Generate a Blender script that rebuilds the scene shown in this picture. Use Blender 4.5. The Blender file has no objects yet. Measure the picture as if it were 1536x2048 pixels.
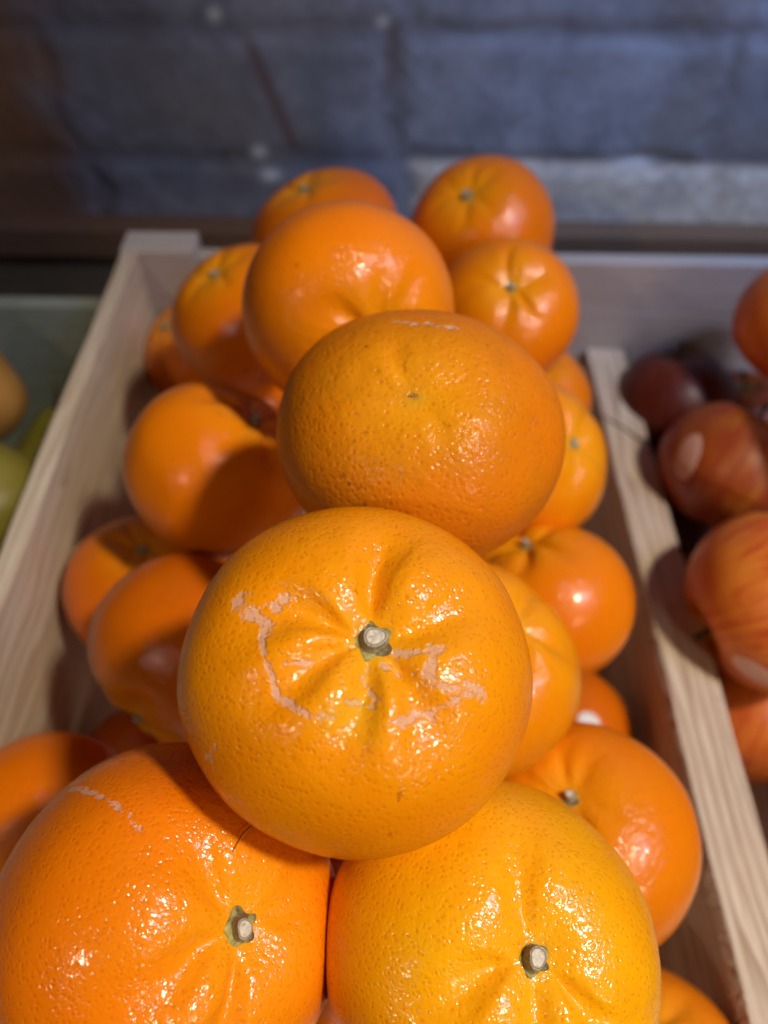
import bpy, math, random
import numpy as np
from mathutils import Vector, Matrix
from mathutils.bvhtree import BVHTree

scene = bpy.context.scene
COL = scene.collection
CZ = 1.2                      # camera height, metres
SHELF = 0.80                  # top of the shelf the crates stand on

# ------------------------------------------------------------------ helpers
def new_mesh(name, V, quads=None, tris=None, smooth=True):
    me = bpy.data.meshes.new(name)
    V = np.asarray(V, dtype=np.float32)
    q = np.zeros((0, 4), int) if quads is None else np.asarray(quads, int).reshape(-1, 4)
    t = np.zeros((0, 3), int) if tris is None else np.asarray(tris, int).reshape(-1, 3)
    me.vertices.add(len(V)); me.vertices.foreach_set('co', V.ravel())
    loops = np.concatenate([q.ravel(), t.ravel()]).astype(np.int32)
    me.loops.add(len(loops)); me.loops.foreach_set('vertex_index', loops)
    n = len(q) + len(t)
    st = np.concatenate([np.arange(len(q)) * 4, len(q) * 4 + np.arange(len(t)) * 3]).astype(np.int32)
    tot = np.concatenate([np.full(len(q), 4), np.full(len(t), 3)]).astype(np.int32)
    me.polygons.add(n); me.polygons.foreach_set('loop_start', st); me.polygons.foreach_set('loop_total', tot)
    me.polygons.foreach_set('use_smooth', np.full(n, smooth))
    me.update(calc_edges=True); me.validate()
    return me

def attr(me, name, vals):
    a = me.attributes.new(name, 'FLOAT', 'POINT')
    a.data.foreach_set('value', np.asarray(vals, dtype=np.float32))

def obj(name, me, mat=None, parent=None, loc=None):
    o = bpy.data.objects.new(name, me); COL.objects.link(o)
    if mat: me.materials.append(mat)
    if parent: o.parent = parent
    if loc is not None: o.location = loc
    return o

def thing(name, label, cat, loc, group=None):
    o = bpy.data.objects.new(name, None); COL.objects.link(o)
    o.empty_display_size = 0.01
    o.location = loc; o['label'] = label; o['category'] = cat
    if group: o['group'] = group
    return o

def basis(axis, pref):
    a = Vector(axis).normalized(); p = Vector(pref)
    x = (p - a * p.dot(a)).normalized(); y = a.cross(x)
    return Matrix((x, y, a)).transposed()

def sphere_grid(nt, nph):
    th = (np.arange(1, nt) / nt) * math.pi
    ph = np.arange(nph) / nph * 2 * math.pi
    T, P = np.meshgrid(th, ph, indexing='ij')
    T = np.concatenate([T.ravel(), [0, math.pi]]); P = np.concatenate([P.ravel(), [0, 0]])
    i = np.arange(nt - 2)[:, None]; j = np.arange(nph)[None]
    jn = (j + 1) % nph
    q = np.stack([i * nph + j, (i + 1) * nph + j, (i + 1) * nph + jn, i * nph + jn], -1).reshape(-1, 4)
    top = (nt - 1) * nph; bot = top + 1
    k = np.arange(nph); kn = (k + 1) % nph; l0 = (nt - 2) * nph
    t = np.concatenate([np.stack([np.full(nph, top), k, kn], -1), np.stack([np.full(nph, bot), l0 + kn, l0 + k], -1)])
    return T, P, q, t

def sstep(a, b, x):
    t = np.clip((x - a) / (b - a), 0, 1); return t * t * (3 - 2 * t)

def lumps(D, rng, n, k0, k1):
    out = np.zeros(len(D))
    for _ in range(n):
        k = rng.normal(size=3); k *= rng.uniform(k0, k1) / np.linalg.norm(k)
        out += np.sin(D @ k + rng.uniform(0, 6.28))
    return out / math.sqrt(n)

def seg_dist(D, a, b):
    a = np.array(a); b = np.array(b); ab = b - a
    t = np.clip(((D - a) @ ab) / (ab @ ab), 0, 1)
    return np.linalg.norm(D - (a + t[:, None] * ab), axis=1)

def box(x0, x1, y0, y1, z0, z1, bev=0.0, seed=0, res=None):
    """bevelled, slightly wobbly board, long runs subdivided"""
    import bmesh
    bm = bmesh.new()
    bmesh.ops.create_cube(bm, size=1)
    for v in bm.verts:
        v.co = Vector(((x0 + x1) / 2 + v.co.x * (x1 - x0), (y0 + y1) / 2 + v.co.y * (y1 - y0), (z0 + z1) / 2 + v.co.z * (z1 - z0)))
    if res:
        for ax, n in res.items():
            es = [e for e in bm.edges if abs((e.verts[0].co - e.verts[1].co).normalized()[ax]) > .9]
            bmesh.ops.subdivide_edges(bm, edges=es, cuts=n, use_grid_fill=True)
    if bev:
        es = [e for e in bm.edges if len(e.link_faces) == 2 and e.calc_face_angle(0) > .8]
        bmesh.ops.bevel(bm, geom=es, offset=bev, segments=2, profile=.6, affect='EDGES')
    rng = random.Random(seed)
    if res:
        ph = [rng.uniform(0, 6) for _ in range(6)]
        for v in bm.verts:
            c = v.co
            v.co = c + Vector((math.sin(c.y * 40 + ph[0]) + .5 * math.sin(c.y * 130 + ph[1]), 0,
                               math.sin(c.y * 31 + c.x * 20 + ph[2]) + .5 * math.sin(c.y * 110 + ph[3]))) * .00025
    me = bpy.data.meshes.new('board'); bm.to_mesh(me); bm.free()
    for p in me.polygons: p.use_smooth = False
    return me

def tube(pts, radii, n=8, cap=True):
    V = []; Q = []; T = []
    pts = [Vector(p) for p in pts]
    ref = Vector((.3, .5, .8)).normalized()
    for i, p in enumerate(pts):
        d = (pts[min(i + 1, len(pts) - 1)] - pts[max(i - 1, 0)]).normalized()
        x = d.cross(ref)
        x = x.normalized() if x.length > 1e-4 else d.orthogonal().normalized()
        y = d.cross(x)
        for k in range(n):
            a = 2 * math.pi * k / n
            V.append(tuple(p + (x * math.cos(a) + y * math.sin(a)) * radii[i]))
        if i:
            for k in range(n):
                kn = (k + 1) % n; b = i * n
                Q.append((b - n + k, b - n + kn, b + kn, b + k))
    if cap:
        for base, c, rev in ((0, pts[0], True), ((len(pts) - 1) * n, pts[-1], False)):
            V.append(tuple(c)); ci = len(V) - 1
            for k in range(n):
                kn = (k + 1) % n
                T.append((ci, base + kn, base + k) if rev else (ci, base + k, base + kn))
    return V, Q, T

# ------------------------------------------------------------------ material helper
class NT:
    def __init__(s, name):
        s.m = bpy.data.materials.new(name); s.m.use_nodes = True
        s.t = s.m.node_tree; s.t.nodes.clear()
        s.out = s.n('ShaderNodeOutputMaterial')
        s.p = s.n('ShaderNodeBsdfPrincipled'); s.l(s.p.outputs[0], s.out.inputs[0])
    def n(s, typ, **kw):
        x = s.t.nodes.new(typ)
        for k, v in kw.items(): setattr(x, k, v)
        return x
    def l(s, a, b): s.t.links.new(a, b)
    def put(s, sock, v):
        if hasattr(v, 'is_output') or isinstance(v, bpy.types.NodeSocket): s.l(v, sock)
        else: sock.default_value = v
    def math(s, op, a, b=0.0, c=None, clamp=False):
        x = s.n('ShaderNodeMath', operation=op, use_clamp=clamp)
        s.put(x.inputs[0], a); s.put(x.inputs[1], b)
        if c is not None: s.put(x.inputs[2], c)
        return x.outputs[0]
    def mix(s, f, a, b, blend='MIX'):
        x = s.n('ShaderNodeMix', data_type='RGBA', blend_type=blend)
        s.put(x.inputs[0], f)
        for k, v in ((6, a), (7, b)):
            s.put(x.inputs[k], v if not isinstance(v, tuple) or len(v) == 4 else (*v, 1))
        return x.outputs[2]
    def ramp(s, f, stops):
        x = s.n('ShaderNodeValToRGB'); s.put(x.inputs[0], f)
        e = x.color_ramp.elements
        while len(e) < len(stops): e.new(.5)
        for k, (pos, c) in enumerate(stops):
            e[k].position = pos; e[k].color = c if len(c) == 4 else (*c, 1)
        return x.outputs[0]
    def rng(s, v, a, b, c=0.0, d=1.0, smooth=True):
        x = s.n('ShaderNodeMapRange', interpolation_type='SMOOTHSTEP' if smooth else 'LINEAR')
        s.put(x.inputs[0], v)
        for k, q in zip((1, 2, 3, 4), (a, b, c, d)): x.inputs[k].default_value = q
        return x.outputs[0]
    def noise(s, vec, scale, detail=3, rough=.5, dist=0.0):
        x = s.n('ShaderNodeTexNoise'); s.put(x.inputs['Vector'], vec)
        x.inputs['Scale'].default_value = scale; x.inputs['Detail'].default_value = detail
        x.inputs['Roughness'].default_value = rough; x.inputs['Distortion'].default_value = dist
        return x
    def attr(s, name): return s.n('ShaderNodeAttribute', attribute_name=name).outputs['Fac']
    def bump(s, h, dist, strength=1.0, normal=None):
        x = s.n('ShaderNodeBump'); s.put(x.inputs['Height'], h)
        x.inputs['Distance'].default_value = dist; x.inputs['Strength'].default_value = strength
        if normal is not None: s.l(normal, x.inputs['Normal'])
        return x.outputs[0]
    def set(s, **kw):
        for k, v in kw.items(): s.put(s.p.inputs[k.replace('_', ' ')], v)

# ------------------------------------------------------------------ materials
def peel_material(name, pore=1.0, rough=.48, coat=.70, coat_rough=.11, dry=0.0, cells=880):
    s = NT(name)
    tc = s.n('ShaderNodeTexCoord').outputs['Object']
    oi = s.n('ShaderNodeObjectInfo')
    off = s.n('ShaderNodeVectorMath', operation='SCALE'); off.inputs[0].default_value = (3.1, 5.7, 9.3)
    s.l(oi.outputs['Random'], off.inputs['Scale'])
    add = s.n('ShaderNodeVectorMath', operation='ADD'); s.l(tc, add.inputs[0]); s.l(off.outputs[0], add.inputs[1])
    co = add.outputs[0]
    wob = s.noise(co, 260, 2)
    wv = s.n('ShaderNodeVectorMath', operation='MULTIPLY_ADD')
    s.l(wob.outputs['Color'], wv.inputs[0]); wv.inputs[1].default_value = (.0012,) * 3; s.l(co, wv.inputs[2])
    v1 = s.n('ShaderNodeTexVoronoi', feature='F1'); s.l(wv.outputs[0], v1.inputs['Vector']); v1.inputs['Scale'].default_value = cells
    v2 = s.n('ShaderNodeTexVoronoi', feature='F1'); s.l(wv.outputs[0], v2.inputs['Vector']); v2.inputs['Scale'].default_value = cells * 1.9
    pit = s.rng(v1.outputs['Distance'], .05, .55)
    pit2 = s.rng(v2.outputs['Distance'], .05, .5)
    big = s.noise(co, 60, 3).outputs[0]
    mid = s.noise(co, 240, 3, .55).outputs[0]
    # colour: the object's own tint, redder or yellower in broad patches, pale at the stem end and more so for lit shoulders, dim sides painted redder, dark pores
    tint = oi.outputs['Color']
    c1 = s.mix(s.rng(big, .35, .7), s.mix(.25, tint, (.82, .17, .001)), tint)
    stem = s.attr('rho')
    c1 = s.mix(s.math('MULTIPLY', s.rng(stem, .62, 1.0), .30), c1, s.mix(.5, c1, (.74, .095, .0008)))  # redder sides stand in for dimmer light away from the stem
    c2 = s.mix(s.math('MULTIPLY', s.rng(stem, .03, .75, 1, 0), .60), c1, (.90, .40, .006))  # yellow stem end, strengthened as painted sheen on lit shoulders
    near = s.math('MULTIPLY', s.rng(stem, .04, .16, 1, 0), s.rng(mid, .3, .7))
    c2 = s.mix(s.math('MULTIPLY', near, .35), c2, (.45, .36, .03))
    dotm = s.math('MULTIPLY', s.rng(v1.outputs['Distance'], .06, .36, 1, 0), .46)
    c3 = s.mix(dotm, c2, s.mix(.7, c2, (.50, .075, .0008)))
    if dry:
        sp = s.n('ShaderNodeTexVoronoi', feature='F1'); s.l(co, sp.inputs['Vector']); sp.inputs['Scale'].default_value = 210
        fleck = s.math('MULTIPLY', s.rng(sp.outputs['Distance'], .04, .17, 1, 0), s.rng(big, .40, .6))
        c3 = s.mix(s.math('MULTIPLY', fleck, .65), c3, (.20, .055, .004))
        c3 = s.mix(s.math('MULTIPLY', s.rng(s.noise(co, 95, 4, .6).outputs[0], .45, .75), .30 * dry), c3, (.42, .14, .006))
    # tan corky scars
    edge = s.math('ADD', s.attr('scar'), s.math('MULTIPLY', s.math('SUBTRACT', s.noise(co, 800, 3, .6).outputs[0], .5), 1.6))
    edge = s.math('ADD', edge, s.math('MULTIPLY', s.math('SUBTRACT', s.noise(co, 420, 2).outputs[0], .5), 2.6))
    scar = s.rng(edge, .22, .80)
    c4 = s.mix(s.math('MULTIPLY', scar, .66), c3, s.mix(s.rng(v2.outputs['Distance'], .1, .4), (.44, .22, .14), (.68, .44, .34)))
    c4 = s.mix(s.math('MULTIPLY', s.rng(s.attr('green'), .1, 1), .30), c4, (.60, .44, .02))
    dk = s.noise(co, 330, 2).outputs[0]
    c5 = s.mix(s.math('MULTIPLY', s.rng(dk, .74, .80), .5), c4, (.25, .06, .003))
    # relief
    soft = s.math('SUBTRACT', 1.0, s.math('MULTIPLY', scar, .75))
    h = s.math('ADD', s.math('MULTIPLY', pit, .62 * pore), s.math('MULTIPLY', pit2, .22 * pore))
    shoulder = s.math('MULTIPLY', s.rng(stem, .05, .22), s.rng(stem, .55, .90, 1, 0))
    lum = s.noise(co, 330, 2, .5, .5).outputs[0]
    h = s.math('ADD', h, s.math('MULTIPLY', mid, 1.1 * pore))
    h = s.math('ADD', h, s.math('MULTIPLY', lum, s.math('MULTIPLY', shoulder, 2.3)))
    h = s.math('MULTIPLY', h, soft)
    nm = s.bump(h, .00012); nc = s.bump(s.math('ADD', h, s.math('MULTIPLY', s.noise(co, 800, 2, .5).outputs[0], .30 * pore)), .00016)
    rg = s.math('ADD', rough, s.math('MULTIPLY', s.math('SUBTRACT', big, .5), .25))
    rg = s.math('ADD', rg, s.math('MULTIPLY', scar, .12))
    s.set(Base_Color=c5, Roughness=rg, Normal=nm, Coat_Weight=coat, Coat_Roughness=coat_rough, Coat_Normal=nc); s.p.inputs['Specular IOR Level'].default_value = .08
    s.set(Subsurface_Weight=.18, Subsurface_Scale=.0035, IOR=1.45)
    s.p.inputs['Subsurface Radius'].default_value = (1.0, .35, .06)
    return s.m

PEEL = peel_material('mandarin_peel')
PEEL_DRY = peel_material('mandarin_peel_dry', pore=1.5, rough=.52, coat=.28, coat_rough=.19, dry=1.0, cells=640)

def calyx_material():
    s = NT('calyx_green'); tc = s.n('ShaderNodeTexCoord').outputs['Object']
    n = s.noise(tc, 900, 4, .6).outputs[0]; r = s.attr('rad')
    c = s.ramp(n, [(.3, (.17, .13, .035)), (.5, (.34, .30, .07)), (.72, (.50, .46, .13))])
    c = s.mix(s.rng(r, .25, .72, 1, 0), c, (.085, .055, .028))
    c = s.mix(s.rng(s.noise(tc, 420, 2).outputs[0], .5, .65), c, (.11, .07, .03))
    s.set(Base_Color=c, Roughness=.62, Normal=s.bump(n, .0004)); return s.m
CALYX = calyx_material()

def stem_material():
    s = NT('cut_stem'); tc = s.n('ShaderNodeTexCoord').outputs['Object']
    n = s.noise(tc, 1300, 4, .6).outputs[0]; r = s.attr('rad')
    top = s.ramp(n, [(.3, (.40, .34, .25)), (.5, (.72, .66, .54)), (.7, (.85, .80, .70))])
    top = s.mix(s.math('MULTIPLY', s.rng(r, .70, .80), s.rng(r, .84, .95, 1, 0)), top, (.22, .17, .10))
    side = s.ramp(n, [(.3, (.16, .13, .075)), (.7, (.36, .31, .20))])
    top = s.mix(s.math('MULTIPLY', s.n('ShaderNodeObjectInfo').outputs['Random'], .7), top, (.30, .22, .13))
    c = s.mix(s.attr('cut'), side, top)
    s.set(Base_Color=c, Roughness=.7, Normal=s.bump(n, .0004)); return s.m
STEM = stem_material()

def plain(name, col, rough=.6, scale=300, var=.5, bump=.0003):
    s = NT(name); tc = s.n('ShaderNodeTexCoord').outputs['Object']
    n = s.noise(tc, scale, 4, .6).outputs[0]
    d = tuple(x * (1 - var) for x in col)
    s.set(Base_Color=s.mix(s.rng(n, .3, .7), d, col), Roughness=rough, Normal=s.bump(n, bump)); return s.m

def wood(name, pale, mid_, dark, axis=1, ring=260, rough=.62, grey=0.0, contrast=1.0):
    s = NT(name); tc = s.n('ShaderNodeTexCoord').outputs['Object']
    sc = [1, 1, 1]; sc[axis] = .045
    mp = s.n('ShaderNodeMapping'); s.l(tc, mp.inputs[0]); mp.inputs['Scale'].default_value = sc
    fine = s.noise(mp.outputs[0], 900, 5, .65).outputs[0]
    mp2 = s.n('ShaderNodeMapping'); s.l(tc, mp2.inputs[0]); sc2 = [1, 1, 1]; sc2[axis] = .10; mp2.inputs['Scale'].default_value = sc2
    wob = s.noise(mp2.outputs[0], 28, 3).outputs[0]
    sep = s.n('ShaderNodeSeparateXYZ'); s.l(tc, sep.inputs[0])
    other = [k for k in range(3) if k != axis]
    lin = s.math('ADD', sep.outputs[other[0]], s.math('MULTIPLY', sep.outputs[other[1]], .55))
    ph = s.math('ADD', s.math('MULTIPLY', lin, ring * 2), s.math('MULTIPLY', wob, 9.0))
    ringv = s.math('POWER', s.math('FRACT', ph), 2.2)
    ringv = s.math('MULTIPLY', ringv, s.rng(s.math('FRACT', ph), .93, 1.0, 1, 0))
    blot = s.noise(tc, 34, 4, .6).outputs[0]
    c = s.mix(s.rng(fine, .3, .72), mid_, pale)
    c = s.mix(s.math('MULTIPLY', ringv, .75 * contrast), c, dark)
    c = s.mix(s.math('MULTIPLY', s.rng(blot, .48, .75), .35), c, mid_)
    dirt = s.noise(tc, 160, 4, .7).outputs[0]
    c = s.mix(s.math('MULTIPLY', s.rng(dirt, .64, .76), .45), c, dark)
    if grey: c = s.mix(grey, c, (.40, .40, .42))
    h = s.math('ADD', s.math('MULTIPLY', fine, 1.0), s.math('MULTIPLY', ringv, .35))
    s.set(Base_Color=c, Roughness=rough, Normal=s.bump(h, .0006)); s.p.inputs['Specular IOR Level'].default_value = .25
    return s.m

PINE_Y = wood('pine_along', (.76, .68, .57), (.58, .46, .34), (.27, .15, .085), 1, ring=95)
PINE_L = wood('pine_side', (.66, .59, .48), (.54, .45, .35), (.32, .19, .11), 1, ring=70, contrast=.8)
PINE_X = wood('pine_back', (.58, .53, .49), (.49, .43, .39), (.32, .25, .21), 0, grey=.2)
PINE_TEAL = wood('pine_weathered', (.34, .40, .35), (.22, .26, .22), (.12, .13, .10), 0, grey=.2)
BROWN = wood('brown_rail', (.28, .16, .09), (.21, .115, .065), (.11, .06, .035), 0)
OLIVE = wood('dark_panel', (.22, .18, .12), (.17, .135, .09), (.09, .07, .05), 0)

# ------------------------------------------------------------------ mandarins
CAMRIGHT = (math.cos(math.radians(.8)), .0108, .0088)

def mandarin_surface(D, T, P, pr, rng):
    """unit fruit: oblate, dimple at the stem, furrows radiating from it, dent at the other end"""
    s, c = np.sin(T), np.cos(T)
    b = pr['b']
    rho = np.abs(s) ** .94
    z = b * np.sign(c) * np.abs(c) ** .92
    up = (c > 0)
    d1 = pr['dimple']
    z = z - up * (d1 * np.exp(-(rho / .20) ** 2) * .6 + d1 * .75 * np.exp(-(rho / .42) ** 2))
    z = z + (~up) * (pr['dent'] * np.exp(-(rho / .28) ** 2))
    fm = np.zeros_like(T); wav = .16 * np.sin(rho * 7 + 2 * P) 
    for ph, dep, w in pr['furrows']:
        d = np.abs((P + wav * .6 - math.radians(ph) + math.pi) % (2 * math.pi) - math.pi)
        fm += dep * np.exp(-(d / w) ** 2)
    g = sstep(.06, .26, rho) * (1 - sstep(.34, pr['freach'], rho)) * up
    r = np.ones_like(T)
    lob = (lumps(D, rng, 7, 1.3, 2.6) * .9 + lumps(D, rng, 7, 2.6, 4.2) * .6) * pr['lump'] + lumps(D, rng, 10, 6, 12) * .0055
    wr = np.zeros_like(T)
    for _ in range(9):
        k = rng.integers(14, 34); wr += np.sin(k * P + rng.uniform(0, 6.28) + 2.5 * np.sin(rho * 6 + rng.uniform(0, 6)))
    wr = wr / 3 * pr['wrinkle'] * .15 * sstep(.08, .3, rho) * (1 - sstep(.5, .85, rho)) * up
    x = rho * np.cos(P); y = rho * np.sin(P)
    # furrows go inwards along the surface normal of the plain fruit
    nx, ny, nz = x, y, z / (b * b)
    nl = np.sqrt(nx ** 2 + ny ** 2 + nz ** 2) + 1e-6
    puff = (1 - np.clip(fm / .035, 0, 1)) * sstep(.10, .34, rho) * (1 - sstep(.40, .80, rho)) * up
    disp = -fm * g + wr + pr.get('puff', .010) * puff
    for q in pr.get('bulge', []):          # broad swelling towards a direction
        dd = np.array(q[0], float); dd /= np.linalg.norm(dd)
        disp = disp + q[1] * np.exp(-((1 - D @ dd) / q[2]))
    x = x * (1 + lob) + nx / nl * disp; y = y * (1 + lob) + ny / nl * disp; z = z * (1 + lob) + nz / nl * disp
    ell = pr.get('ell', (1, 1))
    return np.stack([x * ell[0], y * ell[1], z], -1), rho

def calyx_mesh(R, rng, sepals=5, jag=.20):
    n = 60; V = [(0, 0, .35 * R)]; rad = [0]; rings = (.3, .5, .7, .88, 1.0)
    pk = [rng.uniform(.25, 1.35) for _ in range(sepals)]; cu = [rng.uniform(-.1, .45) for _ in range(sepals)]
    for r in rings:
        for k in range(n):
            a = 2 * math.pi * k / n; si = int(a / (2 * math.pi) * sepals) % sepals
            lobe = max(0, abs(math.sin(a * sepals / 2 + .25 * math.sin(a * 2 + pk[0] * 5)))) ** 2.2
            e = 1 + jag * (lobe * pk[si] - .4) * max(0, (r - .4) / .6) * 1.5
            zz = R * (.30 - .16 * r * r + cu[si] * lobe * max(0, r - .6) * .9 - (.12 if r < .45 else 0) * (1 - r))
            V.append((R * r * e * math.cos(a), R * r * e * math.sin(a), zz)); rad.append(r)
    m = len(rings)
    for k in range(n):    # underside rim
        x, y, zz = V[1 + (m - 1) * n + k]; V.append((x * .93, y * .93, zz - .22 * R)); rad.append(1)
    Q = []; T = [(0, 1 + k, 1 + (k + 1) % n) for k in range(n)]
    for i in range(m):
        for k in range(n):
            kn = (k + 1) % n; a = 1 + i * n
            Q.append((a + k, a + n + k, a + n + kn, a + kn))
    me = new_mesh('calyx', V, Q, T); attr(me, 'rad', rad); return me

def stem_mesh(R, H, rng, lean):
    n = 28; prof = [(1.25, 0, 0), (1.08, .25, 0), (1.0, .6, 0), (1.02, .88, 0), (.93, 1.0, .7), (.80, 1.0, 1), (.55, .96, 1), (.28, .99, 1)]
    V = []; cut = []; rad = []
    w = [1 + .09 * math.sin(2 * k * math.pi / n * 2 + lean[0] * 9) + .06 * math.sin(2 * math.pi * k / n * 3 + 1) for k in range(n)]
    for r, h, c in prof:
        for k in range(n):
            a = 2 * math.pi * k / n
            V.append((R * r * w[k] * math.cos(a) + lean[0] * h * H, R * r * w[k] * math.sin(a) + lean[1] * h * H, h * H + (c > 0) * .15 * R * math.cos(a + lean[1] * 20)))
            cut.append(c); rad.append(r)
    V.append((lean[0] * H, lean[1] * H, .98 * H)); cut.append(1); rad.append(0)
    Q = []; m = len(prof)
    for i in range(m - 1):
        for k in range(n):
            kn = (k + 1) % n; a = i * n
            Q.append((a + k, a + kn, a + n + kn, a + n + k))
    T = [((m - 1) * n + k, (m - 1) * n + (k + 1) % n, len(V) - 1) for k in range(n)]
    me = new_mesh('stem', V, Q, T); attr(me, 'cut', cut); attr(me, 'rad', rad); return me

def patch(bvh, centre_dir, rx, ry, lift, rot=0.0, n=28, rings=6):
    """thin disc lying on a surface around centre_dir (object space, centre at the origin)"""
    d = Vector(centre_dir).normalized(); hit = bvh.ray_cast(d * .2, -d)
    c = hit[0]; nrm = hit[1]
    if isinstance(rot, Vector):
        x = (rot - nrm * rot.dot(nrm)).normalized()
    else:
        x = nrm.orthogonal().normalized(); x.rotate(Matrix.Rotation(rot, 3, nrm))
    y = nrm.cross(x)
    V = []; rr = []
    for i in range(rings + 1):
        for k in range(n):
            a = 2 * math.pi * k / n; f = i / rings
            p = c + x * (rx * f * math.cos(a)) + y * (ry * f * math.sin(a))
            h = bvh.ray_cast(p + nrm * .02, -nrm)
            q = h[0] if h[0] is not None else p
            V.append(tuple(q + nrm * lift * (1.0 if i < rings else .4))); rr.append(f)
    Q = []
    for i in range(rings):
        for k in range(n):
            kn = (k + 1) % n; Q.append((i * n + k, (i + 1) * n + k, (i + 1) * n + kn, i * n + kn))
    me = new_mesh('sticker', V, Q); attr(me, 'rad', rr)
    return me

# --- scars, as directions in the fruit's own frame (x, y across, z to the stem), with half-widths
SCARS = {
 'M1': [([(-0.654, 0.19, 0.732), (-0.548, 0.083, 0.832)], 0.041),
        ([(-0.432, 0.203, 0.879), (-0.548, 0.083, 0.832)], 0.028),
        ([(-0.596, 0.142, 0.79), (-0.516, 0.069, 0.854)], 0.048),
        ([(-0.548, 0.083, 0.832), (-0.524, -0.034, 0.851), (-0.487, -0.181, 0.854), (-0.443, -0.296, 0.846), (-0.331, -0.364, 0.871), (-0.19, -0.389, 0.901)], 0.019),
        ([(0.088, -0.055, 0.995), (0.248, -0.059, 0.967), (0.337, -0.027, 0.941)], 0.015),
        ([(0.272, -0.057, 0.961), (0.244, -0.174, 0.954), (0.34, -0.24, 0.909), (0.474, -0.217, 0.853), (0.545, -0.255, 0.799)], 0.024),
        ([(0.474, -0.217, 0.853), (0.386, -0.29, 0.876), (0.284, -0.363, 0.888), (0.124, -0.396, 0.91)], 0.030),
        ([(-0.012, -0.122, 0.992), (-0.046, -0.188, 0.981), (0.014, -0.297, 0.955)], 0.015),
        ([(0.045, -0.115, 0.992), (0.133, -0.168, 0.977)], 0.015),
        ([(-0.123, -0.307, 0.944), (0.007, -0.333, 0.943)], 0.013),
        ([(-0.406, -0.138, 0.903), (-0.253, -0.114, 0.961)], 0.012),
        ([(-0.738, -0.49, 0.464), (-0.787, -0.53, 0.315), (-0.79, -0.59, 0.165), (-0.753, -0.638, 0.162)], 0.013),
        ([(-0.76, -0.515, 0.397), (-0.747, -0.583, 0.319)], 0.009)],
 'M2': [([(-0.738, 0.67, 0.079), (-0.707, 0.631, 0.319), (-0.644, 0.565, 0.515), (-0.538, 0.436, 0.722)], 0.013)],
 'M4': [([(-0.108, 0.618, 0.779), (0.106, 0.599, 0.794), (0.284, 0.558, 0.78)], 0.030)],
}
GROUP = 'mandarins heaped in the middle crate'
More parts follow.
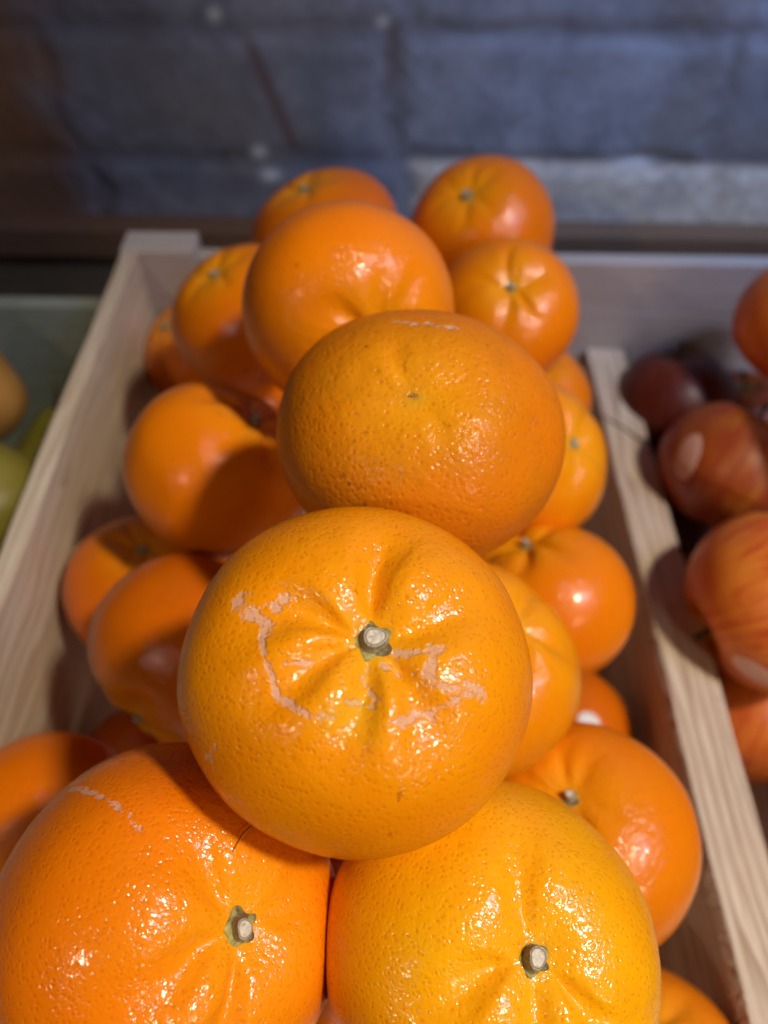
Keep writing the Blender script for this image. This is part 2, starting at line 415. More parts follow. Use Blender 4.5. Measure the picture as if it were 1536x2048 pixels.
# key: centre (camera-height frame), radius, stem axis, tint, label
Y1 = (.82, .290, .0008); Y2 = (.88, .410, .0010); O1 = (.81, .230, .0008); O2 = (.74, .190, .0010); R1 = (.60, .140, .0008)  # R1 is darkened for fruit that lies in shade
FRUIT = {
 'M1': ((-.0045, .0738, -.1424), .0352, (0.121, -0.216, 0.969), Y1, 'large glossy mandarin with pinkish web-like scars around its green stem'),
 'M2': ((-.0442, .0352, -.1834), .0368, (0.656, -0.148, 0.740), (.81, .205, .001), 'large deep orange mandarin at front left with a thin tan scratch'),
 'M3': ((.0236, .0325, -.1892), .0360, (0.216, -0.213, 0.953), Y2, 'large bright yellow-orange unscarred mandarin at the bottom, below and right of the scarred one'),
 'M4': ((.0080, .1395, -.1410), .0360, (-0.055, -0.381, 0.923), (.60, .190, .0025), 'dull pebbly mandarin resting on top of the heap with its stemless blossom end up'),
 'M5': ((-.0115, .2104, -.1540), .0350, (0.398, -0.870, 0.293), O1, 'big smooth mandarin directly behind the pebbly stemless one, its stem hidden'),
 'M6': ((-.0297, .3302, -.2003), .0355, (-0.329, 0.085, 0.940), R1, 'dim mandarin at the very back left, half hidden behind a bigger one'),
 'M7': ((.0455, .3455, -.2040), .0356, (-0.362, -0.333, 0.871), O2, 'dim mandarin at the very back right, topmost against the bricks painted lamp-lit'),
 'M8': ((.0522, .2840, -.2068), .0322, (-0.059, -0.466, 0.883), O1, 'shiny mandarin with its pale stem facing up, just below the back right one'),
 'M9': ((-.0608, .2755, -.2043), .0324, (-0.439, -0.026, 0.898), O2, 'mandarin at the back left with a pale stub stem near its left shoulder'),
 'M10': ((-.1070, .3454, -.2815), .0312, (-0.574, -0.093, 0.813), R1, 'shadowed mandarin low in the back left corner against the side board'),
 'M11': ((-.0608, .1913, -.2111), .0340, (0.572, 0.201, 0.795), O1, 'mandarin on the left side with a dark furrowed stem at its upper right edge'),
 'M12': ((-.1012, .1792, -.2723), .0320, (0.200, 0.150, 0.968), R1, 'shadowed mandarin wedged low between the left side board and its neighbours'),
 'M13': ((-.0647, .1280, -.2350), .0350, (-0.524, -0.851, -0.035), (.58, .14, .0008), 'mandarin left of the scarred one with its stem pointing down to the lower left'),  # tint lowered to stand for weaker light on the left
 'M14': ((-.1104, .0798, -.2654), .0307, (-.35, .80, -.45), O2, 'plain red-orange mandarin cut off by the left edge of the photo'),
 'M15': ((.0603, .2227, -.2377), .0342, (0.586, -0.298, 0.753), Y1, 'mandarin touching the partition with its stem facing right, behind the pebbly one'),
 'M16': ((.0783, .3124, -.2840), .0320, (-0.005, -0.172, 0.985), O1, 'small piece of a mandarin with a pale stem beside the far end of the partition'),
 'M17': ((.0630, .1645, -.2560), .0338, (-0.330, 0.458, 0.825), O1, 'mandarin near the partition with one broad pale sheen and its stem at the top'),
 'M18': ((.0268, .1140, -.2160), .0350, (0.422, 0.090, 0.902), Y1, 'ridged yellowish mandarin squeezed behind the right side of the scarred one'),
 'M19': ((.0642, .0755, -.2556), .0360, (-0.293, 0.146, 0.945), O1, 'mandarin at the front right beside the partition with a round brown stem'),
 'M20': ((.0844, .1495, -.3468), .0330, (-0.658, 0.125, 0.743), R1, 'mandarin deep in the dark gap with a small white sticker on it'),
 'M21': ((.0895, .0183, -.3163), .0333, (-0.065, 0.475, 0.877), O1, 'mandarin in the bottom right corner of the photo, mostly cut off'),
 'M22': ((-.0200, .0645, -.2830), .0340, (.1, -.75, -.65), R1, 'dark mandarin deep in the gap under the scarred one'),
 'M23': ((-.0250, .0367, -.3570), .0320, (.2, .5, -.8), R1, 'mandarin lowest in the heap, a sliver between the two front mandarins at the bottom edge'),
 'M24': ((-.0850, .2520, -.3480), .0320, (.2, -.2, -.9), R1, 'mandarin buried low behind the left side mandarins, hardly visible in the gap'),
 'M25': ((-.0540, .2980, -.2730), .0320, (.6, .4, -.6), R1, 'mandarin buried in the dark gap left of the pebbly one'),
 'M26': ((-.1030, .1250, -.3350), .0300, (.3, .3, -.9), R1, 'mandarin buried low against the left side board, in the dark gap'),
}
SPEC = {
 'M1': dict(b=.80, dimple=.13, dent=.05, lump=.020, wrinkle=.006, freach=.80, ell=(1, .985),
            furrows=[(86, .100, .26), (165, .072, .24), (206, .065, .20), (258, .060, .24), (308, .062, .26), (18, .045, .26)], puff=.022),
 'M2': dict(b=.84, dimple=.095, dent=.05, lump=.022, wrinkle=.006, freach=.85,
            furrows=[(136, .050, .32), (207, .072, .24), (262, .062, .20), (25, .045, .34)], puff=.016),
 'M3': dict(b=.84, dimple=.09, dent=.05, lump=.022, wrinkle=.005, freach=.85,
            furrows=[(98, .050, .34), (196, .075, .24), (262, .048, .30), (322, .062, .20)], puff=.016),
 'M4': dict(b=.76, dimple=.045, dent=.05, lump=.024, ell=(1.03, .91), wrinkle=.004, freach=.50, bulge=[((.75, -.15, .62), -.055, .10), ((.35, -.8, .5), .030, .12)],
            furrows=[(20, .018, 0.45), (110, .020, 0.27), (160, .016, 0.30), (220, .012, 0.45), (300, .012, 0.30)]),
}
def spec(k, rng):
    if k in SPEC: return SPEC[k]
    n = int(rng.integers(5, 8)); a0 = rng.uniform(0, 360)
    deep = {'M18': .055, 'M17': .055, 'M8': .05, 'M5': .05, 'M13': .06, 'M11': .05, 'M15': .05, 'M16': .05}.get(k, .028)
    return dict(b=rng.uniform(.82, .88), dimple=rng.uniform(.07, .10), dent=.05, lump=.023, wrinkle=.005, freach=  .95 if k in ('M18', 'M15') else (.78 if k in ('M17', 'M8', 'M5', 'M13', 'M11') else .58),
                furrows=[(a0 + i * 360 / n + rng.uniform(-14, 14), deep * rng.uniform(.6, 1.2), rng.uniform(.17, .30)) for i in range(n)])

NEAR = {'M1': (300, 400), 'M2': (280, 360), 'M3': (280, 360), 'M4': (260, 340)}
BVH = {}; PEELOBJ = {}; ROT = {}
for idx, (k, (c, r, ax, tint, label)) in enumerate(FRUIT.items()):
    rng = np.random.default_rng(100 + idx)
    pr = spec(k, rng)
    nt, nph = NEAR.get(k, (150, 200))
    T, P, q, t = sphere_grid(nt, nph)
    D = np.stack([np.sin(T) * np.cos(P), np.sin(T) * np.sin(P), np.cos(T)], -1)
    S, rho = mandarin_surface(D, T, P, pr, rng)
    V = S * r
    M = basis(ax, CAMRIGHT)
    root = thing('mandarin', label, 'mandarin', (c[0], c[1], c[2] + CZ), GROUP)
    root.rotation_euler = M.to_euler()
    me = new_mesh('peel', V, q, t)
    attr(me, 'rho', np.where(T < math.pi / 2, rho, 1.0))
    sc = np.full(len(D), -4.0)
    for pts, w in SCARS.get(k, []):
        for a, b in zip(pts[:-1], pts[1:]):
            sc = np.maximum(sc, 1 - seg_dist(D, a, b) / (2 * w))
    if k == 'M4': sc = sc - .30
    if k == 'M1': sc = sc - .12
    attr(me, 'scar', np.clip(sc, -4, 1))
    gr = np.zeros(len(D))
    if k == 'M1': gr = np.exp(-((1 - D @ np.array([-.10, -.38, .92])) / .012)) + .5 * np.exp(-((1 - D @ np.array([.0, -.15, .988])) / .012))
    attr(me, 'green', gr)
    o = obj('peel', me, PEEL_DRY if k == 'M4' else PEEL, root)
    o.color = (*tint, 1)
    BVH[k] = BVHTree.FromPolygons([tuple(v) for v in V], [tuple(f) for f in q] + [tuple(f) for f in t])
    PEELOBJ[k] = o; ROT[k] = root
    R2 = random.Random(idx)
    zp = BVH[k].ray_cast(Vector((0, 0, .2)), Vector((0, 0, -1)))[0].z
    if k == 'M4':
        sc_me = calyx_mesh(.0013, R2, 5, .9)
        bs = obj('blossom_scar', sc_me, plain('blossom_scar_brown', (.17, .11, .04), .8), root, (0, 0, zp - .0003))
        continue
    cr = {'M1': .0036, 'M2': .0033, 'M3': .0028}.get(k, R2.uniform(.0025, .0032))
    ca = obj('calyx', calyx_mesh(cr, R2), CALYX, root, (0, 0, zp - .0002))
    sr = {'M1': .0020, 'M2': .0017, 'M3': .0019}.get(k, R2.uniform(.0011, .0018))
    sh = {'M1': .0022, 'M2': .0032, 'M3': .0026}.get(k, R2.uniform(.0008, .0032))
    obj('stem', stem_mesh(sr, sh, R2, (R2.uniform(-.25, .25), R2.uniform(-.25, .25))), STEM, ca, (0, 0, .22 * cr))

# sticker on the deep mandarin
def sticker_material(name, base, ink):
    s = NT(name); tc = s.n('ShaderNodeTexCoord').outputs['Object']
    v = s.n('ShaderNodeTexVoronoi', feature='DISTANCE_TO_EDGE'); s.l(tc, v.inputs[0]); v.inputs['Scale'].default_value = 520
    n = s.noise(tc, 240, 2).outputs[0]
    m = s.math('MULTIPLY', s.rng(v.outputs['Distance'], .03, .10, 1, 0), s.rng(n, .45, .6))
    rim = s.math('MULTIPLY', s.rng(s.attr('rad'), .72, .76), s.rng(s.attr('rad'), .80, .84, 1, 0))
    m = s.math('MAXIMUM', s.math('MULTIPLY', m, s.rng(s.attr('rad'), .6, .7, 1, 0)), s.math('MULTIPLY', rim, .6))
    s.set(Base_Color=s.mix(m, base, ink), Roughness=.35); return s.m
STK_W = sticker_material('sticker_white', (.80, .78, .78), (.30, .28, .30))
STK_P = sticker_material('sticker_pink', (.80, .52, .44), (.58, .25, .20))
obj('sticker', patch(BVH['M20'], (.733, -.383, .563), .0050, .0040, .0003, .4), STK_W, ROT['M20'])

# thin fibre lying on the front left mandarin
hair_dirs = [(-0.128, 0.401, 0.907), (-0.1005, 0.44, 0.891), (-0.073, 0.479, 0.875), (-0.009, 0.522, 0.853), (0.068, 0.556, 0.828)]
Mw = Matrix.Translation(ROT['M2'].location) @ ROT['M2'].rotation_euler.to_matrix().to_4x4()
pts = []
for i, d in enumerate(hair_dirs):
    dv = Vector(d).normalized(); h = BVH['M2'].ray_cast(dv * .2, -dv)[0]
    pts.append(Mw @ (h + dv * .00035 * (1 + (i in (1, 2, 3)) * 1.2)))
base = pts[2].copy()
V, Q, T3 = tube([p - base for p in pts], [.00006, .00009, .0001, .00009, .00006], 6)
ho = obj('hair', new_mesh('hair', V, Q, T3), plain('hair_brown', (.09, .03, .008), .6), None, base)
ho['label'] = 'thin short dark hair lying on the front left mandarin'; ho['category'] = 'hair'

# ------------------------------------------------------------------ apples and pears
def apple_material(name, yellow, red, streak=1.0, bias=.5, dark=0.0):
    s = NT(name); tc = s.n('ShaderNodeTexCoord').outputs['Object']
    cmb = s.n('ShaderNodeCombineXYZ')
    s.l(s.math('MULTIPLY', s.attr('pc'), 1.0), cmb.inputs[0]); s.l(s.attr('ps'), cmb.inputs[1]); s.l(s.math('MULTIPLY', s.attr('th'), .16), cmb.inputs[2])
    n1 = s.noise(cmb.outputs[0], 5.5, 5, .62, .4).outputs[0]
    n2 = s.noise(cmb.outputs[0], 17, 4, .6).outputs[0]
    bl = s.noise(tc, 28, 2).outputs[0]
    f = s.math('ADD', s.math('MULTIPLY', n1, .55), s.math('ADD', s.math('MULTIPLY', n2, .35), s.math('MULTIPLY', bl, .5)))
    m = s.rng(f, bias + .08, bias + .34)
    c = s.mix(m, yellow, red)
    sp = s.n('ShaderNodeTexVoronoi'); s.l(tc, sp.inputs[0]); sp.inputs['Scale'].default_value = 240
    c = s.mix(s.math('MULTIPLY', s.rng(sp.outputs['Distance'], .05, .16, 1, 0), .35), c, (.8, .5, .2))
    c = s.mix(s.rng(s.attr('th'), .10, .34, .8, 0), c, (.30, .20, .04))
    h = s.noise(tc, 120, 3).outputs[0]
    s.set(Base_Color=c, Roughness=.46, Normal=s.bump(h, .0005), Coat_Weight=.06, Coat_Roughness=.25); return s.m
AP_STRIPE = apple_material('apple_skin_striped', (.78, .27, .035), (.58, .055, .010), 1, .53)
AP_BLUSH = apple_material('apple_skin_blushed', (.44, .14, .014), (.32, .05, .009), .6, .42)
AP_RED = apple_material('apple_skin_red', (.16, .028, .008), (.10, .010, .005), 1, .40)  # dark red, darkened further for the shade in the bin
AP_ORANGE = apple_material('apple_skin_orange', (.70, .19, .015), (.58, .09, .01), 1, .48)
STALK = plain('stalk_brown', (.10, .06, .03), .8)

def apple(label, c, r, ax, mat, seed, group, sticker=None, kind='apple', mat_s=None):
    rng = np.random.default_rng(seed)
    T, P, q, t = sphere_grid(110, 150)
    D = np.stack([np.sin(T) * np.cos(P), np.sin(T) * np.sin(P), np.cos(T)], -1)
    cth = np.cos(T); s_ = np.sin(T)
    if kind == 'apple':
        rad = 1 + .05 * cth - .035 * (1 - s_) + .018 * np.cos(5 * P) * (cth < 0) * cth * -1
        x = rad * s_ * (1 - .06 * (cth < -.2) * np.abs(cth)); z = .93 * rad * cth
        z = z - (cth > 0) * .34 * np.exp(-(s_ / .26) ** 2) + (cth < 0) * .18 * np.exp(-(s_ / .22) ** 2)
    else:
        x = s_ * (1 - .30 * sstep(-.2, 1, cth)); z = cth * (1 + .32 * sstep(0, 1, cth)) - .06
        z = z - (cth > 0) * .05 * np.exp(-(s_ / .16) ** 2) + (cth < 0) * .10 * np.exp(-(s_ / .2) ** 2)
    lb = 1 + lumps(D, rng, 6, 1.5, 3.5) * .018
    V = np.stack([x * np.cos(P), x * np.sin(P), z], -1) * lb[:, None] * r
    root = thing(kind, label, kind, (c[0], c[1], c[2] + CZ), group)
    root.rotation_euler = basis(ax, CAMRIGHT).to_euler()
    me = new_mesh('skin', V, q, t)
    attr(me, 'pc', np.cos(P)); attr(me, 'ps', np.sin(P)); attr(me, 'th', T)
    obj('skin', me, mat, root)
    bvh = BVHTree.FromPolygons([tuple(v) for v in V], [tuple(f) for f in q] + [tuple(f) for f in t])
    zp = bvh.ray_cast(Vector((0, 0, .2)), Vector((0, 0, -1)))[0].z
    R2 = random.Random(seed); a, b = R2.uniform(-.003, .003), R2.uniform(-.003, .003)
    V2, Q2, T2 = tube([(0, 0, zp - .002), (a * .3, b * .3, zp + .005), (a, b, zp + .011), (a * 1.8, b * 1.8, zp + .015)], [.0013, .001, .0011, .0017], 10)
    obj('stalk', new_mesh('stalk', V2, Q2, T2), STALK, root)
    if sticker:
        Bi = basis(ax, CAMRIGHT).transposed(); sticker = (Bi @ Vector(sticker[0]), sticker[1], sticker[2], Bi @ Vector(sticker[3]))
        obj('sticker', patch(bvh, sticker[0], sticker[1], sticker[2], .0003, sticker[3]), mat_s or STK_P, root)
    return root
AG = 'apples in the right-hand compartment'
apple('orange-red apple at the top of the right edge, against the back board', (.2135, .3231, -.2403), .0350, (-.189, .180, .965), AP_ORANGE, 1, AG)
apple('dark red apple in deep shadow just right of the partition', (.1690, .3360, -.3080), .0345, (-.095, .479, .873), AP_RED, 2, AG)
apple('shadowed orange-brown apple between the dark red one and the one with the oval sticker', (.2160, .3440, -.3290), .0320, (-.103, .233, .967), AP_BLUSH, 3, AG)
apple('blushed apple carrying a pale oval sticker on its left side', (.1765, .2680, -.2900), .0362, (.386, .496, .774), AP_BLUSH, 4, AG, ((-.98, -.25, .60), .0115, .0066, (.55, .64, .53)))
apple('red-striped yellow apple with its stalk hollow turned to the partition', (.1715, .1830, -.2815), .0400, (-.906, -.213, -.364), AP_STRIPE, 5, AG, ((-.46, -.84, -.06), .0110, .0062, (.93, -.27, -.22)))
apple('apple piled on the outer side of the blushed one, beyond the photo', (.2290, .2425, -.2070), .0345, (.3, .1, .95), AP_BLUSH, 7, AG)  # unseen apple, added so its shadow falls on the blushed one
for c_, ax_, sd_ in (((.2480, .1700, -.2500), (.2, .1, .97), 21), ((.2520, .0950, -.2800), (-.1, .3, .9), 22), ((.2350, .0400, -.3300), (.3, .3, .9), 23)):  # unseen apples, added to keep light off the low fruit
    apple('apple of the heap beyond the right edge of the photo', c_, .0345, ax_, AP_BLUSH, sd_, AG)
apple('dark apple low between the striped apple and the partition', (.1850, .2280, -.3520), .0340, (.4, .2, .9), AP_RED, 24, AG)
apple('apple buried under the one with the oval sticker', (.1820, .2900, -.3680), .0335, (.1, .4, .9), AP_RED, 26, AG)
apple('orange apple low at the foot of the partition, under the striped one', (.1830, .1650, -.3580), .0340, (.2, .5, .8), AP_ORANGE, 25, AG)
apple('orange-red apple low at the right edge, only a sliver in the photo', (.2130, .1050, -.3330), .0350, (-.452, .655, .605), AP_ORANGE, 6, AG)

def pear_material(name, a, b):
    s = NT(name); tc = s.n('ShaderNodeTexCoord').outputs['Object']
    n = s.noise(tc, 40, 4, .6).outputs[0]; v = s.n('ShaderNodeTexVoronoi'); s.l(tc, v.inputs[0]); v.inputs['Scale'].default_value = 420
    c = s.mix(s.rng(n, .35, .65), a, b)
    c = s.mix(s.math('MULTIPLY', s.rng(v.outputs['Distance'], .05, .2, 1, 0), .5), c, (.12, .09, .02))
    s.set(Base_Color=c, Roughness=.48, Normal=s.bump(n, .0006)); return s.m
PG = 'pears in the left-hand crate'
PG1 = pear_material('pear_skin_green', (.19, .155, .02), (.25, .21, .033)); PG2 = pear_material('pear_skin_russet', (.34, .15, .03), (.44, .22, .05))
PG3 = pear_material('pear_skin_lime', (.20, .19, .02), (.16, .10, .02))
apple('russet orange-brown pear at the left edge, behind the green one', (-.2285, .3156, -.2853), .0295, (.048, .463, .885), PG2, 11, PG, kind='pear')
apple('olive green pear nearest the outside of the left side board', (-.1930, .2371, -.2848), .0320, (-.486, .463, .766), PG1, 12, PG, kind='pear')
apple('small yellow-green pear low at the back of the left-hand crate', (-.2050, .3266, -.3500), .0256, (.147, .549, .822), PG3, 13, PG, kind='pear')

# ------------------------------------------------------------------ crates
def Z(h): return CZ + h
XL, XR, XR2, YB = -.135, .1222, .1446, .3770
FRONT = -.10
crate = thing('wooden_crate', 'pale pine crate with a partition, holding the mandarins and apples', 'crate', (0, 0, SHELF))
def part(name, x0, x1, y0, y1, z0, z1, mat, parent, bev=.0012, res=None, seed=0):
    cx, cy, cz = (x0 + x1) / 2, (y0 + y1) / 2, (z0 + z1) / 2
    pl = parent.location
    me = box(x0 - cx, x1 - cx, y0 - cy, y1 - cy, z0 - cz, z1 - cz, bev, seed, res)
    return obj(name, me, mat, parent, (cx - pl.x, cy - pl.y, cz - pl.z))
part('side_board', XL - .0085, XL, FRONT, YB - .0005, SHELF + .001, Z(-.2330), PINE_L, crate, .0010, {1: 60}, 1)
part('partition', XR, XR2, FRONT, YB - .0005, SHELF + .0105, Z(-.300), PINE_Y, crate, .0010, {1: 80}, 2)
part('back_board', XL - .009, .43, YB, YB + .010, SHELF + .001, Z(-.2412), PINE_X, crate, .0012, None, 3)
part('corner_post', XL - .0095, XL + .030, YB - .0080, YB + .0125, SHELF + .0105, Z(-.2325), PINE_X, crate, .0015, None, 4)
part('side_board', .42, .4285, FRONT, YB - .0005, SHELF + .001, Z(-.2330), PINE_L, crate, .0012, {1: 20}, 5)
part('bottom_board', XL + .0005, .4195, FRONT, YB - .0005, SHELF + .002, SHELF + .010, PINE_Y, crate, .001, None, 6)

# torn wood fibres along the sawn edge of the partition
rnd = random.Random(5); V = []; Q = []; T3 = []
pl = crate.location
for i in range(620):
    y = rnd.uniform(-.02, .30)
    if rnd.random() < .45: y = rnd.choice([.045, .075, .100, .125, .165]) + rnd.gauss(0, .008)
    L = abs(rnd.gauss(.0018, .0016)) + .0005
    z = Z(-.300) - rnd.uniform(.0003, .0035)
    p0 = Vector((XR + .0003, y, z)); d = Vector((-rnd.uniform(.5, 1), rnd.uniform(-1.3, 1.3), rnd.uniform(-.3, .9))).normalized()
    p1 = p0 + d * L * .6; p2 = p0 + d * L + Vector((0, rnd.uniform(-.4, .4), rnd.uniform(-.5, .3))) * L
    v, qq, tt = tube([p0 - pl, p1 - pl, p2 - pl], [.00011, .00008, .00003], 4, False)
    b = len(V); V += v; Q += [tuple(b + k for k in f) for f in qq]
fz = obj('wood_fibres', new_mesh('wood_fibres', V, Q), plain('fibre', (.66, .48, .34), .8), crate); fz['kind'] = 'stuff'
# dark crack across the top of the partition
pc = [(1.0, .283), (.75, .277), (.5, .272), (.25, .264), (-.02, .262)]
pts = [Vector((XR + (XR2 - XR) * (1 - a), y + .035, Z(-.2998))) - pl for a, y in pc]
V, Q, T3 = tube(pts, [.0003, .0006, .00055, .0008, .0004], 6)
obj('crack', new_mesh('crack', V, Q, T3), plain('crack_dark', (.05, .025, .012), .9), crate)

pear_crate = thing('fruit_crate', 'weathered grey-green crate left of the mandarins, holding the pears', 'crate', (-.30, .1, SHELF))
part('back_board', -.50, XL - .0105, YB - .004, YB + .006, SHELF + .001, Z(-.272), PINE_TEAL, pear_crate, .0012)
part('bottom_board', -.50, XL - .0105, FRONT, YB - .0045, SHELF + .002, SHELF + .010, PINE_TEAL, pear_crate, .001)
part('side_board', -.51, -.5005, FRONT, YB - .0045, SHELF + .001, Z(-.27), PINE_TEAL, pear_crate, .0012)

# ------------------------------------------------------------------ stand, wall
stand = thing('display_stand', 'dark brown wooden stand with a rail against the brick wall, under the crates', 'display stand', (0, .2, 0))
WY = .520
part('rail', -.75, .95, WY - .024, WY - .002, Z(-.3185), Z(-.2965), BROWN, stand, .0015)
part('back_panel', -.75, .95, WY - .018, WY - .003, SHELF + .001, Z(-.3190), OLIVE, stand, .001)
part('shelf', -.75, .95, -.13, WY - .003, SHELF - .022, SHELF, OLIVE, stand, .002)
for x, y in ((-.7, -.09), (.9, -.09), (-.7, .46), (.9, .46)):
    part('leg', x - .03, x + .03, y - .03, y + .03, .002, SHELF - .0225, OLIVE, stand, .002)

def brick_wall():
    hs = [Z(-.255) + .079 * k for k in range(-14, 9)]
    x0, x1, z0, z1 = -.80, 1.0, .0, 1.75
    xs = np.concatenate([np.arange(x0, -.40, .012), np.arange(-.40, .55, .0026), np.arange(.55, x1, .012)])
    zs = np.concatenate([np.arange(z0, .86, .02), np.arange(.86, 1.13, .0026), np.arange(1.13, z1, .012)])
    X, Zg = np.meshgrid(xs, zs, indexing='ij')
    rng = np.random.default_rng(4)
    D = np.stack([X, Zg, X * 0], -1).reshape(-1, 3)
    n1 = lumps(D, rng, 12, 60, 160).reshape(X.shape); n2 = lumps(D, rng, 14, 250, 700).reshape(X.shape); n0 = lumps(D, rng, 8, 12, 40).reshape(X.shape)
    course = np.floor((Zg - Z(-.255)) / .079 + .004 * n1)
    u = (Zg - Z(-.255)) / .079 - course
    shift = np.where(course % 2 == 0, -.215, -.1075 - .095)
    v = (X - shift + .0025 * n1) / .215
    bi = np.floor(v); v = v - bi
    dz = np.minimum(u, 1 - u) * .079; dx = np.minimum(v, 1 - v) * .215
    d = np.minimum(dz + .0015 * n1, dx + .0018 * n2)
    face = sstep(.000, .012, d)
    tone = np.sin(bi * 12.9898 + course * 78.233) * 43758.5453; tone = tone - np.floor(tone)
    h = face * (.0020 + .0012 * (tone - .5)) + .0004 * n1 + .00015 * n2 + .0012 * n0
    V = np.stack([X, WY - h, Zg], -1).reshape(-1, 3)
    nx, nz = X.shape
    i = np.arange(nx - 1)[:, None]; j = np.arange(nz - 1)[None]
    q = np.stack([i * nz + j, (i + 1) * nz + j, (i + 1) * nz + j + 1, i * nz + j + 1], -1).reshape(-1, 4)
    me = new_mesh('brick_wall', V, q)
    attr(me, 'face', face.ravel()); attr(me, 'tone', tone.ravel())
    # lamplight painted pale on the lowest course from the middle to the right, bare brown brick at the far left
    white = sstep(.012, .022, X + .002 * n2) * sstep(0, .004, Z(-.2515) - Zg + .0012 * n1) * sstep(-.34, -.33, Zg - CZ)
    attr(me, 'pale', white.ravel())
    attr(me, 'bare', sstep(-.215, -.245, X + .006 * n1).ravel() * 0 + (1 - sstep(-.25, -.185, X + .010 * n1)).ravel())
    glints = np.zeros_like(X)  # glints on the wall, painted in as small bright spots
    for cx, cz_, w, hh in ((-.105, -.168, .004, .004), (-.088, -.250, .005, .004), (-.082, -.266, .006, .004), (.168, -.2535, .012, .004), (-.005, -.171, .004, .003), (.245, -.178, .006, .003)):
        glints += np.exp(-((X - cx) / w) ** 2 - ((Zg - CZ - cz_) / hh) ** 2)
    attr(me, 'glint', glints.ravel())
    rust = np.exp(-((X + .068 + .35 * (Zg - CZ + .235)) / .0045) ** 2) * sstep(-.255, -.24, Zg - CZ) * (1 - sstep(-.19, -.17, Zg - CZ)) + np.exp(-((X - .001) / .006) ** 2) * sstep(-.215, -.2, Zg - CZ) * (1 - sstep(-.178, -.165, Zg - CZ)) * .7
    attr(me, 'rust', rust.ravel())
    s = NT('painted_brick'); tc = s.n('ShaderNodeTexCoord').outputs['Object']
    n = s.noise(tc, 26, 5, .6).outputs[0]; f = s.noise(tc, 130, 4, .65).outputs[0]
    c = s.mix(s.rng(n, .3, .7), (.19, .205, .25), (.31, .33, .40))
    c = s.mix(s.math('MULTIPLY', s.rng(s.noise(tc, 9, 3).outputs[0], .42, .62), .7), c, (.20, .185, .185))
    c = s.mix(s.math('MULTIPLY', s.rng(f, .55, .75), .5), c, (.12, .11, .11))
    c = s.mix(s.rng(s.attr('face'), .0, .9, .22, 0), c, (.10, .10, .115))
    c = s.mix(s.math('MULTIPLY', s.attr('rust'), .7), c, (.13, .055, .03))
    c = s.mix(s.math('MULTIPLY', s.attr('bare'), .9), c, (.30, .15, .06))
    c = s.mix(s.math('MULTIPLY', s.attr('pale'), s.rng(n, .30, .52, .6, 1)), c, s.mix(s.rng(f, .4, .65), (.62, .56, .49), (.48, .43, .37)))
    c = s.mix(s.math('MINIMUM', s.attr('glint'), 1.0), c, (.75, .80, .85))
    s.set(Base_Color=c, Roughness=.6, Normal=s.bump(s.math('ADD', f, n), .0007)); s.p.inputs['Specular IOR Level'].default_value = .08
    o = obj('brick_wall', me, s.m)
    o['label'] = 'rough grey-blue painted brick wall with lamplight painted on its lower course behind the crates'; o['category'] = 'wall'
brick_wall()

# floor under the stand
fm = new_mesh('floor', [(-4, -4, 0), (4, -4, 0), (4, .519, 0), (-4, .519, 0)], [(0, 1, 2, 3)])
fl = obj('floor', fm, plain('floor_concrete', (.08, .07, .065), .8, 12)); fl['kind'] = 'structure'

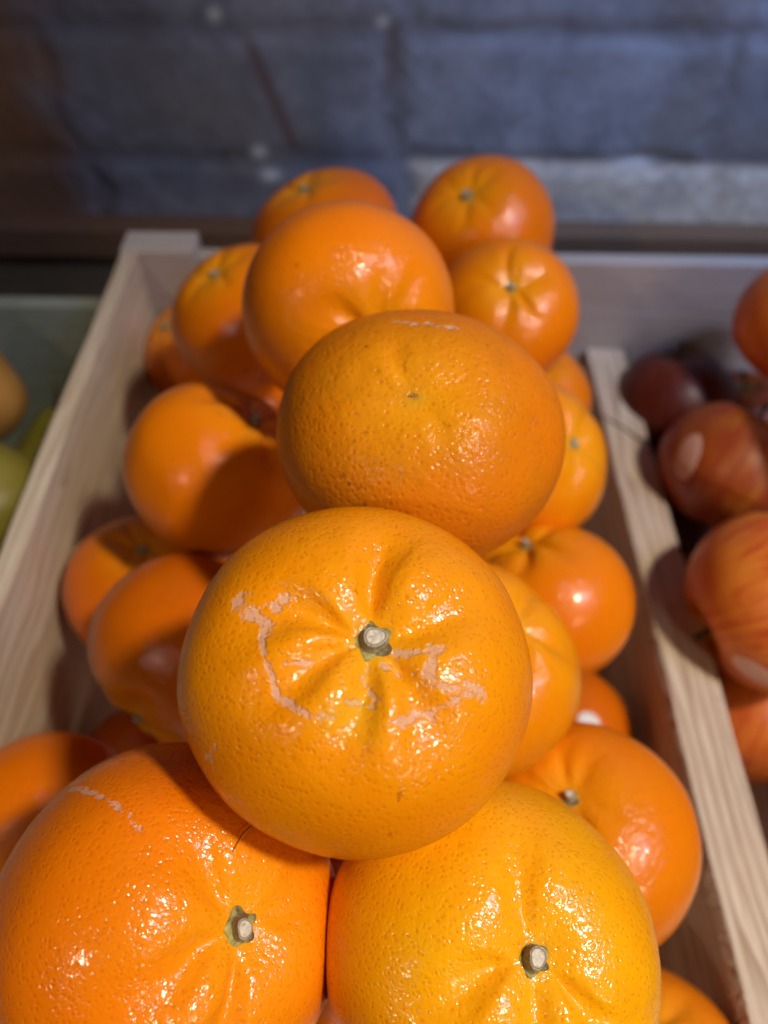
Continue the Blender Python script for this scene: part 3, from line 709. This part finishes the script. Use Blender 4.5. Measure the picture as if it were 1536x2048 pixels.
# ------------------------------------------------------------------ light
def aim(o, target):
    o.rotation_euler = (Vector(target) - o.location).to_track_quat('-Z', 'Y').to_euler()
def spot(name, loc, target, power, color, size, blend, radius):
    l = bpy.data.lights.new(name, 'SPOT'); l.energy = power; l.color = color; l.spot_size = math.radians(size); l.spot_blend = blend; l.shadow_soft_size = radius
    o = bpy.data.objects.new(name, l); COL.objects.link(o); o.location = loc; aim(o, target); return o
def area(name, loc, target, power, color, sx, sy):
    l = bpy.data.lights.new(name, 'AREA'); l.energy = power; l.color = color; l.shape = 'RECTANGLE'; l.size = sx; l.size_y = sy
    o = bpy.data.objects.new(name, l); COL.objects.link(o); o.location = loc; aim(o, target); return o
spot('shop_spotlight', (.72, -.21, CZ + 1.13), (.03, .055, Z(-.20)), 80, (1, .84, .58), 31, 1.0, .065)
area('counter_lamp', (.46, -.50, CZ + .16), (.02, .12, Z(-.18)), 1.0, (1, .84, .60), .12, .12)
spot('side_spotlight', (-.42, -.42, CZ + .36), (.05, .26, Z(-.22)), 4.0, (1, .84, .60), 40, .6, .02)
area('wall_blue_fill', (.75, -.10, CZ + .75), (.22, WY, Z(-.18)), 5.5, (.46, .55, 1.0), .3, .3)  # bluish fill added for the wall, its source unseen
spot('wall_blue_spot', (.55, -.10, CZ + 1.0), (.26, WY, Z(-.12)), 54, (.32, .54, 1.0), 26, 1.0, .05)  # unseen blue spot added to tint and brighten the wall
w = bpy.data.worlds.new('World'); scene.world = w; w.use_nodes = True
bg = w.node_tree.nodes['Background']; bg.inputs[0].default_value = (1, .8, .65, 1); bg.inputs[1].default_value = .009

# ------------------------------------------------------------------ camera
cam = bpy.data.cameras.new('camera'); co = bpy.data.objects.new('camera', cam); COL.objects.link(co)
pt, ro = math.radians(50.7), math.radians(.8)
fwd = Vector((0, math.cos(pt), -math.sin(pt))); r0 = Vector((1, 0, 0)); u0 = Vector((0, math.sin(pt), math.cos(pt)))
rt = r0 * math.cos(ro) + u0 * math.sin(ro); up = u0 * math.cos(ro) - r0 * math.sin(ro)
co.matrix_world = Matrix.Translation((0, 0, CZ)) @ Matrix((rt, up, -fwd)).transposed().to_4x4()
cam.sensor_width = 36; cam.sensor_height = 36; cam.sensor_fit = 'AUTO'
cam.lens = 36 * 1540 / 2048
cam.clip_start = .01; cam.clip_end = 50
cam.dof.use_dof = True; cam.dof.focus_distance = .150; cam.dof.aperture_fstop = cam.lens / 3.0
scene.camera = co
scene.view_settings.view_transform = 'Standard'; scene.view_settings.look = 'None'; scene.view_settings.exposure = 0
scene.render.engine = 'CYCLES'
scene.cycles.use_denoising = True
scene.cycles.max_bounces = 7; scene.cycles.use_adaptive_sampling = True; scene.cycles.adaptive_threshold = .025; scene.cycles.sample_clamp_indirect = 4
